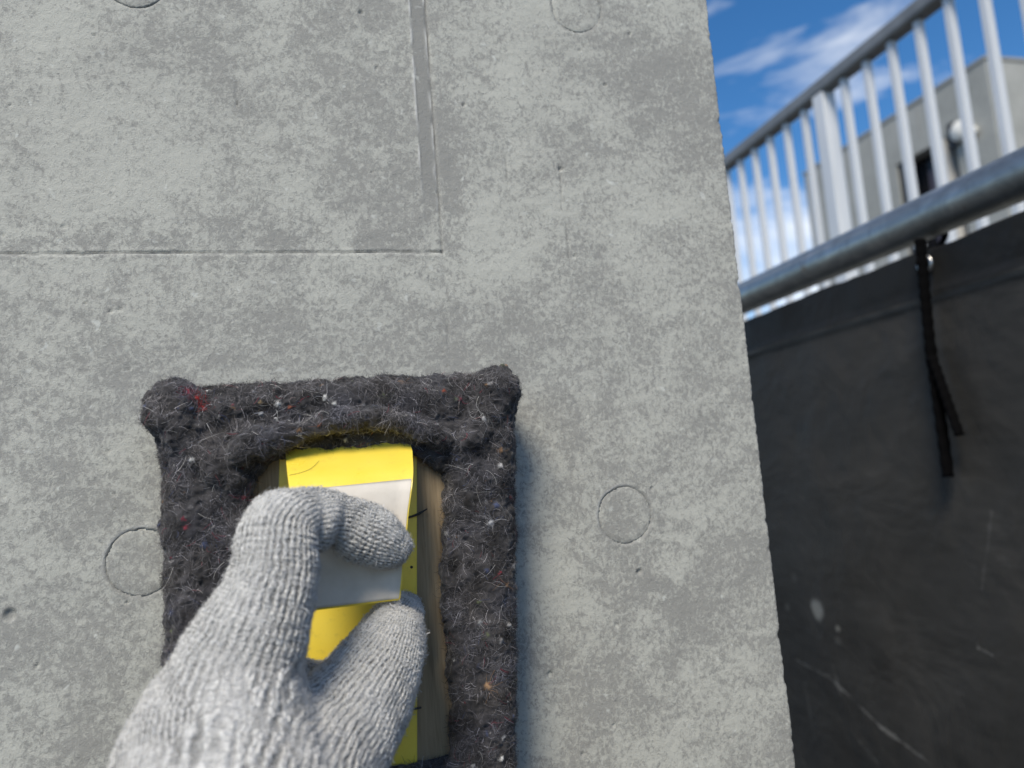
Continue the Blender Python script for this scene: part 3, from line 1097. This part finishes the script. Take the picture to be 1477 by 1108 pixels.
for i, a in enumerate(neps): kd.insert(a[0], i)
kd.balance()
npos = np.array([a[0] for a in neps]); nrad = np.array([a[1] for a in neps]); ncol = np.array([a[2] for a in neps])


def felt_color(P, jit=.0006):
    t = .5 + .5 * fbm(P, 160, 3, 2.0)
    t = np.clip(t, 0, 1)[:, None]
    c = (1 - t) * np.array((.006, .0059, .0064)) + t * np.array((.082, .079, .084))
    warm = np.clip(pn(P, 60, 12.) * 1.3, 0, 1)[:, None]
    c = c * (1 - .5 * warm) + .5 * warm * np.array((.066, .060, .057))
    cool = np.clip(pn(P, 75, 31.) * 1.3, 0, 1)[:, None]
    c = c * (1 - .5 * cool) + .5 * cool * np.array((.052, .054, .070))
    Q = P + rng.normal(size=P.shape) * jit
    near = np.array([kd.find(p)[1] for p in Q])
    d = np.linalg.norm(Q - npos[near], axis=1)
    w = smoothstep(1.15, .55, d / nrad[near])[:, None]
    return c * (1 - w) + w * ncol[near], w[:, 0], near


fc_, fw_, _ = felt_color(V, .0002)
V = V + N * (fw_ * .0005)[:, None]
felt = mesh_np('felt_cover', V, F[keep], MAT_FELT, flt, colors=dict(Col=fc_))

# fibres of the felt
vis = (N[F].mean(1)[:, 1] < .45) & keep & (V[F].mean(1)[:, 2] > -.135)
Fv = F[vis]
P, Nn = sample_faces(V, Fv, N, np.clip(.5 + 1.6 * pn(V[Fv].mean(1), 140, 3.), .15, 2), 84000)
m = len(P)
cc, cw, _ = felt_color(P, .0012)
u = rng.random(m)
tone = np.where(u < .50, rng.uniform(.4, 1.3, m), np.where(u < .92, rng.uniform(1.6, 3.8, m), rng.uniform(4.5, 9.0, m)))
cc = np.where((cw > .3)[:, None], cc, cc * tone[:, None])
cc = np.clip(cc, .008, .75)
red = (u > .965) & (u < .972)
cc[red] = (.22, .03, .05)
blu = (u > .972) & (u < .978)
cc[blu] = (.06, .08, .16)
V1, F1, C1 = fibres(P - Nn * .0002, Nn, rng.uniform(.0018, .0065, m), rng.uniform(.00009, .00020, m), cc, 4, .34, .28)
# long pale guard hairs
P, Nn = sample_faces(V, Fv, N, np.ones(len(Fv)), 420)
m = len(P)
cc = np.repeat(rng.uniform(.18, .62, m)[:, None], 3, axis=1) * np.array((1, .98, .95))
V2, F2, C2 = fibres(P - Nn * .0003, Nn, rng.uniform(.004, .012, m), rng.uniform(.00008, .00020, m), cc, 8, .30, .22)
fib = mesh_np('felt_fibres', np.vstack([V1, V2]), np.vstack([F1, F2 + len(V1)]), MAT_FIBRE, flt, colors=dict(Col=np.vstack([C1, C2])))
fib['kind'] = 'stuff'

# board, yellow base sheet, handle with its paper label
box('board', -.055, .066, -.0265, -.004, -.160, .030, MAT_WOOD, flt)
ca, sa = math.cos(R(3.7)), math.sin(R(3.7))


def rot(x, z):                       # about the upper left corner of the base sheet
    return (-.0176 + ca * (x) + sa * z, .010 - sa * x * .35 + ca * z)


def slab(name, quad, y0, y1, mat, parent, bevel=0.0):
    V = [(q[0], y0, q[1]) for q in quad] + [(q[0], y1, q[1]) for q in quad]
    F = [(0, 1, 2, 3), (7, 6, 5, 4), (0, 4, 5, 1), (1, 5, 6, 2), (2, 6, 7, 3), (3, 7, 4, 0)]
    return mesh_poly(name, V, F, mat, parent, bevel=bevel)


slab('base_plate', [(-.0170, .012), (-.0245, -.112), (.0283, -.112), (.0361, .012)], -.0262, -.0277, MAT_YELLOW, flt, bevel=.0003)


def handle():
    prof = np.array([(.0175, -.0300), (.0140, -.0322), (.0105, -.0362), (.0070, -.0420), (.0040, -.0475), (.0008, -.0520),
                     (-.0030, -.0546), (-.0080, -.0558), (-.0200, -.0565), (-.0330, -.0568), (-.0432, -.0569)])
    C = catmull(prof, 6)
    T = np.gradient(C, axis=0); T /= np.linalg.norm(T, axis=1)[:, None]
    Nn = np.column_stack([T[:, 1], -T[:, 0]])
    Nn *= np.where(Nn[:, 1:2] > 0, -1, 1)                   # outwards, towards the viewer
    th = .0021

    def lr(z):
        return (np.interp(-z, [-.018, -.0095, 0, .0432], [-.0145, -.0142, -.0128, -.0092]),
                np.interp(-z, [-.018, -.0095, -.003, .003, .012, .0432], [.0322, .0327, .0313, .0300, .0280, .0229]))
    out = []
    nw = 9
    for side in (0, 1):
        for (p, nn) in zip(C, Nn):
            q = p - nn * th * side
            l, r = lr(p[0])
            for k in range(nw):
                out.append((l + (r - l) * k / (nw - 1), q[1], q[0] - .0012 * (k / (nw - 1) - .5) * 0))
    V = np.array(out)
    n = len(C); o = n * nw
    F = []
    for i in range(n - 1):
        for k in range(nw - 1):
            a = i * nw + k
            F.append((a, a + 1, a + nw + 1, a + nw)); F.append((o + a + nw, o + a + nw + 1, o + a + 1, o + a))
        for k in (0, nw - 1):
            a = i * nw + k
            F.append((a, a + nw, o + a + nw, o + a))
    for k in range(nw - 1):
        a = (n - 1) * nw + k
        F.append((a, a + 1, o + a + 1, o + a)); F.append((k, o + k, o + k + 1, k + 1))
    h = mesh_poly('handle', V, F, MAT_YELLOW, flt, smooth=True, bevel=.0003)
    # label
    sel = [i for i in range(n) if C[i, 0] < -.0012]
    V = []
    for off in (.00025, .00002):
        for i in sel:
            l, r = lr(C[i, 0]); p = C[i] + Nn[i] * off
            for k in range(nw):
                t = k / (nw - 1)
                V.append((l + .0002 + (r - l - .0004) * t, p[1], p[0] + (0.0009 * (t - .5)) * (i == sel[0]) + (.0007 if i == sel[-1] else 0)))
    n2 = len(sel); o = n2 * nw; F = []
    for i in range(n2 - 1):
        for k in range(nw - 1):
            a = i * nw + k
            F.append((a, a + 1, a + nw + 1, a + nw))
        for k in (0, nw - 1):
            a = i * nw + k
            F.append((a, a + nw, o + a + nw, o + a))
    for k in range(nw - 1):
        for i in (0, n2 - 1):
            a = i * nw + k
            F.append((a, a + 1, o + a + 1, o + a))
    mesh_poly('label', V, F, MAT_LABEL, h, smooth=True)


handle()


def wire(name, pts, r, mat, flat=1.0):
    V, F = tube_vf(catmull(pts, 5), r, 8, flat=flat)
    return mesh_poly(name, V, F, mat, flt, smooth=True)


wire('nail', [(.0290, -.0284, -.0168), (.0345, -.0284, -.0154), (.0385, -.0284, -.0136)], np.concatenate([np.linspace(.0003, .0005, 6), np.linspace(.0005, .0002, 5)]), MAT_NAIL)
wire('nail', [(.0255, -.0284, -.0893), (.0280, -.0284, -.0890), (.0312, -.0284, -.0888)], .0004, MAT_NAIL)
for nm, x, z, r, mt in (('nail_head', .0309, -.0357, .00055, MAT_NAIL), ('glue_spot', .0284, -.0318, .0011, MAT_DOT)):
    a = np.linspace(0, 2 * math.pi, 12, endpoint=False)
    V, F = tube_vf([(x, -.0272, z), (x, -.0281, z), (x, -.0283, z)], [r, r, r * .7], 12)
    mesh_poly(nm, V, F, mt, flt, smooth=True)
wire('hair', [(-.0128, -.0486, .0036), (-.0085, -.0474, .0043), (-.0050, -.0452, .0056), (-.0022, -.0408, .0082)], .00006, MAT_NAIL)

# ================================================================== gloved hand
CH = dict(
    index=[(0.0200, -0.0625, -0.0232, 0.0074), (0.0154, -0.0630, -0.0205, 0.0097), (0.0094, -0.0640, -0.0173, 0.0107), (0.0029, -0.0660, -0.0135, 0.0100), (-0.0055, -0.0735, -0.0121, 0.0105), (-0.0143, -0.0835, -0.0138, 0.0118), (-0.0165, -0.0870, -0.0270, 0.0133), (-0.0233, -0.0890, -0.0433, 0.0162), (-0.0284, -0.0920, -0.0579, 0.0188), (-0.0300, -0.1050, -0.0809, 0.0235), (-0.0225, -0.1300, -0.1077, 0.0260)],
    thumb=[(0.0212, -0.0575, -0.0542, 0.0104), (0.0184, -0.0590, -0.0592, 0.0126), (0.0138, -0.0620, -0.0657, 0.0148), (0.0022, -0.0700, -0.0769, 0.0190), (-0.0104, -0.0820, -0.0854, 0.0225), (-0.0192, -0.1050, -0.0952, 0.0245), (-0.0210, -0.1300, -0.1080, 0.0260)],
    back=[(-0.0270, -0.083, -0.0530, 0.0150), (-0.0368, -0.098, -0.0715, 0.0215), (-0.0296, -0.118, -0.0923, 0.024), (-0.0225, -0.13, -0.1077, 0.026)],
    middle=[(0.0238, -0.0425, -0.0512, 0.0085), (0.0184, -0.0425, -0.057, 0.0095), (-0.0012, -0.045, -0.0719, 0.01), (-0.0212, -0.058, -0.0657, 0.012), (-0.032, -0.074, -0.0538, 0.014)],
    ring=[(0.018, -0.0425, -0.0802, 0.0085), (0.0028, -0.0435, -0.0872, 0.0095), (-0.0156, -0.052, -0.084, 0.0115), (-0.0304, -0.074, -0.0685, 0.014)],
)
WALES = dict(index=42, thumb=60, back=84, middle=36, ring=36)
ROW = .00165
CH = {k: catmull(v, 14) for k, v in CH.items()}
wrist_tail = np.array([(-.0224 + .0019 * t, -.130 - .022 * t, -.1080 - .042 * t, .026 + .001 * t) for t in np.linspace(.05, 1, 14)])
for k in ('index', 'thumb', 'back'):
    CH[k] = np.vstack([CH[k], wrist_tail])
FR = {}
for k, C in CH.items():
    s = np.concatenate([[0], np.cumsum(np.linalg.norm(np.diff(C[:, :3], axis=0), axis=1))])
    T = np.gradient(C[:, :3], axis=0); T /= np.linalg.norm(T, axis=1)[:, None]
    A = np.cross(T[0], (0, 1.0, .2)); A /= np.linalg.norm(A)
    AA = []
    for t in T:
        A = A - A @ t * t; A /= np.linalg.norm(A); AA.append(A)
    FR[k] = (s, T, np.array(AA))


def chain_full(P, k):
    C = CH[k]; s, T, A = FR[k]
    near = np.empty(len(P), dtype=np.int64)
    for q in range(0, len(P), 60000):
        p = P[q:q + 60000]
        d2 = (p * p).sum(1)[:, None] - 2 * p @ C[:, :3].T + (C[:, :3] ** 2).sum(1)[None]
        near[q:q + 60000] = (np.sqrt(np.maximum(d2, 0)) - C[:, 3]).argmin(1)
    best = np.full(len(P), 1e3); S = np.zeros(len(P)); TH = np.zeros(len(P))
    for sh in (-1, 0):
        i = np.clip(near + sh, 0, len(C) - 2)
        a, b = C[i, :3], C[i + 1, :3]
        ab = b - a
        tr = ((P - a) * ab).sum(1) / (ab * ab).sum(1)
        t = np.clip(tr, 0, 1)
        rad = C[i, 3] + t * (C[i + 1, 3] - C[i, 3])
        w = P - a - t[:, None] * ab
        d = np.linalg.norm(w, axis=1) - rad
        tt = T[i] * (1 - t[:, None]) + T[i + 1] * t[:, None]
        aa = A[i] * (1 - t[:, None]) + A[i + 1] * t[:, None]
        th = np.arctan2((w * np.cross(tt, aa)).sum(1), (w * aa).sum(1))
        ss = s[i] + t * (s[i + 1] - s[i]) + np.where(i == 0, np.minimum(tr, 0) * np.linalg.norm(ab, axis=1), 0)
        up = d < best
        best = np.where(up, d, best); S = np.where(up, ss, S); TH = np.where(up, th, TH)
    return best, S, TH


def f_hand(P):
    d = chain_d(P, CH['index'])
    d2 = smin(chain_d(P, CH['back']), chain_d(P, CH['thumb']), .008)
    d = smin(d, d2, .007)
    d = smin(d, smin(chain_d(P, CH['middle']), chain_d(P, CH['ring']), .002), .002)
    # skin folds of the loose knit: crease inside the last index joint and below the knuckle
    for c, ax, w, dep in (((.0022, -.0715, -.0185), (.93, .0, -.36), .0013, .0024), ((-.0055, -.0800, -.0180), (.86, .45, -.25), .0013, .0018), ((.0010, -.0850, -.0665), (.5, .1, .86), .0016, .0012)):
        q = P - np.array(c)
        a = q @ np.array(ax)
        r2 = (q * q).sum(1) - a * a
        d = d + dep * np.exp(-(a / w) ** 2) * np.exp(-r2 / .010 ** 2)
    return d + .0011 * pn(P, 60, 4.) + .0006 * pn(P, 140, 2.)


V, F = surface_nets(f_hand, (-.066, -.176, -.165), (.040, -.028, .006), .00084)
V, F = subdivide(V, F)
V, N = relax(V, F, 3)
# knit
best = np.full(len(V), 1e3); S = np.zeros(len(V)); TH = np.zeros(len(V)); W = np.zeros(len(V))
for k in CH:
    d, s_, th_ = chain_full(V, k)
    if k == 'thumb': d = d - .017 * smoothstep(.020, .060, s_)
    up = d < best
    best = np.where(up, d, best); S = np.where(up, s_, S); TH = np.where(up, th_, TH); W = np.where(up, WALES[k], W)
jit = .40 * pn(V, 75, 6.) + .22 * pn(V, 330, 16.)
u = TH / (2 * math.pi) * W + jit
v = S / ROW + .5 * pn(V, 110, 1.) + .35 * pn(V, 420, 21.)
x = u - np.floor(u) - .5
rib = .25 + .75 * (.5 + .5 * np.cos(2 * math.pi * x)) ** .7
cen = np.exp(-(x / .09) ** 2)                          # shallow furrow down the middle of each wale
bead = (.5 + .5 * np.cos(2 * math.pi * (v + 1.0 * np.abs(x)))) ** .8
hgt = rib * (.42 + .58 * bead) * (1 - .22 * cen)
worn = np.clip(.70 + .8 * pn(V, 60, 7.) + .35 * pn(V, 260, 2.), .18, 1)
V = V + N * ((hgt - .45) * .00112 * worn)[:, None] + N * (.00028 * pn(V, 750, 3.))[:, None]
person = empty('person', (-.02, -.15, -.15))
tag(person, 'hand in a light grey knitted work glove gripping the yellow handle', 'person')
endz = V[F].mean(1)
glove = mesh_np('glove', V, F, MAT_GLOVE, person, attrs=dict(ku=u, kv=v, worn=worn))

# fuzz of the glove
front = (N[F].mean(1) @ np.array((.1, -1, .2)) > -.6) & (V[F].mean(1)[:, 2] > -.13)
Fv = F[front]
P, Nn = sample_faces(V, Fv, N, np.ones(len(Fv)), 48000)
m = len(P)
g = rng.uniform(.48, .80, m)[:, None] * np.array((1.0, 1.0, .98))
V1, F1, C1 = fibres(P - Nn * .0001, Nn, rng.uniform(.0009, .0030, m), rng.uniform(.00008, .00016, m), g, 3, 1.1, .7)
P, Nn = sample_faces(V, Fv, N, np.ones(len(Fv)), 5200)
# frayed yarn ends at the thumb tip and along its outer edge
tips = np.array((.0300, -.058, -.0560))
sel = np.argsort(np.linalg.norm(V - tips, axis=1))[:1600]
ii = rng.choice(sel, 300)
P = np.vstack([P, V[ii]]); Nn = np.vstack([Nn, N[ii]])
m = len(P)
g = rng.uniform(.4, .75, m)[:, None] * np.ones(3)
V2, F2, C2 = fibres(P - Nn * .0002, Nn, rng.uniform(.0018, .0045, m), rng.uniform(.00010, .00022, m), g, 5, 1.3, .7)
# loose yarn ends at the outer side of the thumb
yn = np.array([(.0325, -.057, -.0565), (.0310, -.057, -.0500), (.0335, -.058, -.0660), (.0300, -.060, -.0730), (.0270, -.062, -.0800), (.0215, -.060, -.0445)])
ii = np.concatenate([rng.choice(np.argsort(np.linalg.norm(V - y, axis=1))[:160], 9) for y in yn])
m = len(ii)
V3, F3, C3 = fibres(V[ii] - N[ii] * .0002, N[ii], rng.uniform(.002, .0052, m), rng.uniform(.00025, .00045, m), rng.uniform(.5, .75, m)[:, None] * np.ones(3), 6, 1.6, .5)
fz = mesh_np('glove_fuzz', np.vstack([V1, V2, V3]), np.vstack([F1, F2 + len(V1), F3 + len(V1) + len(V2)]), MAT_FIBRE, person, colors=dict(Col=np.vstack([C1, C2, C3])))
fz['kind'] = 'stuff'
# jacket sleeve on the forearm, below the picture
p = catmull([(-.0212, -.147, -.139), (-.0195, -.162, -.170), (-.010, -.205, -.250), (.004, -.265, -.335), (.02, -.34, -.42)], 8)
rad = np.interp(np.arange(len(p)), [0, 6, 20, len(p) - 1], [.0325, .036, .044, .052]) * (1 + .03 * np.sin(np.arange(len(p)) * 1.9))
V, F = tube_vf(p, rad, 28)
mesh_poly('sleeve', V, F, MAT_SLEEVE, person, smooth=True)
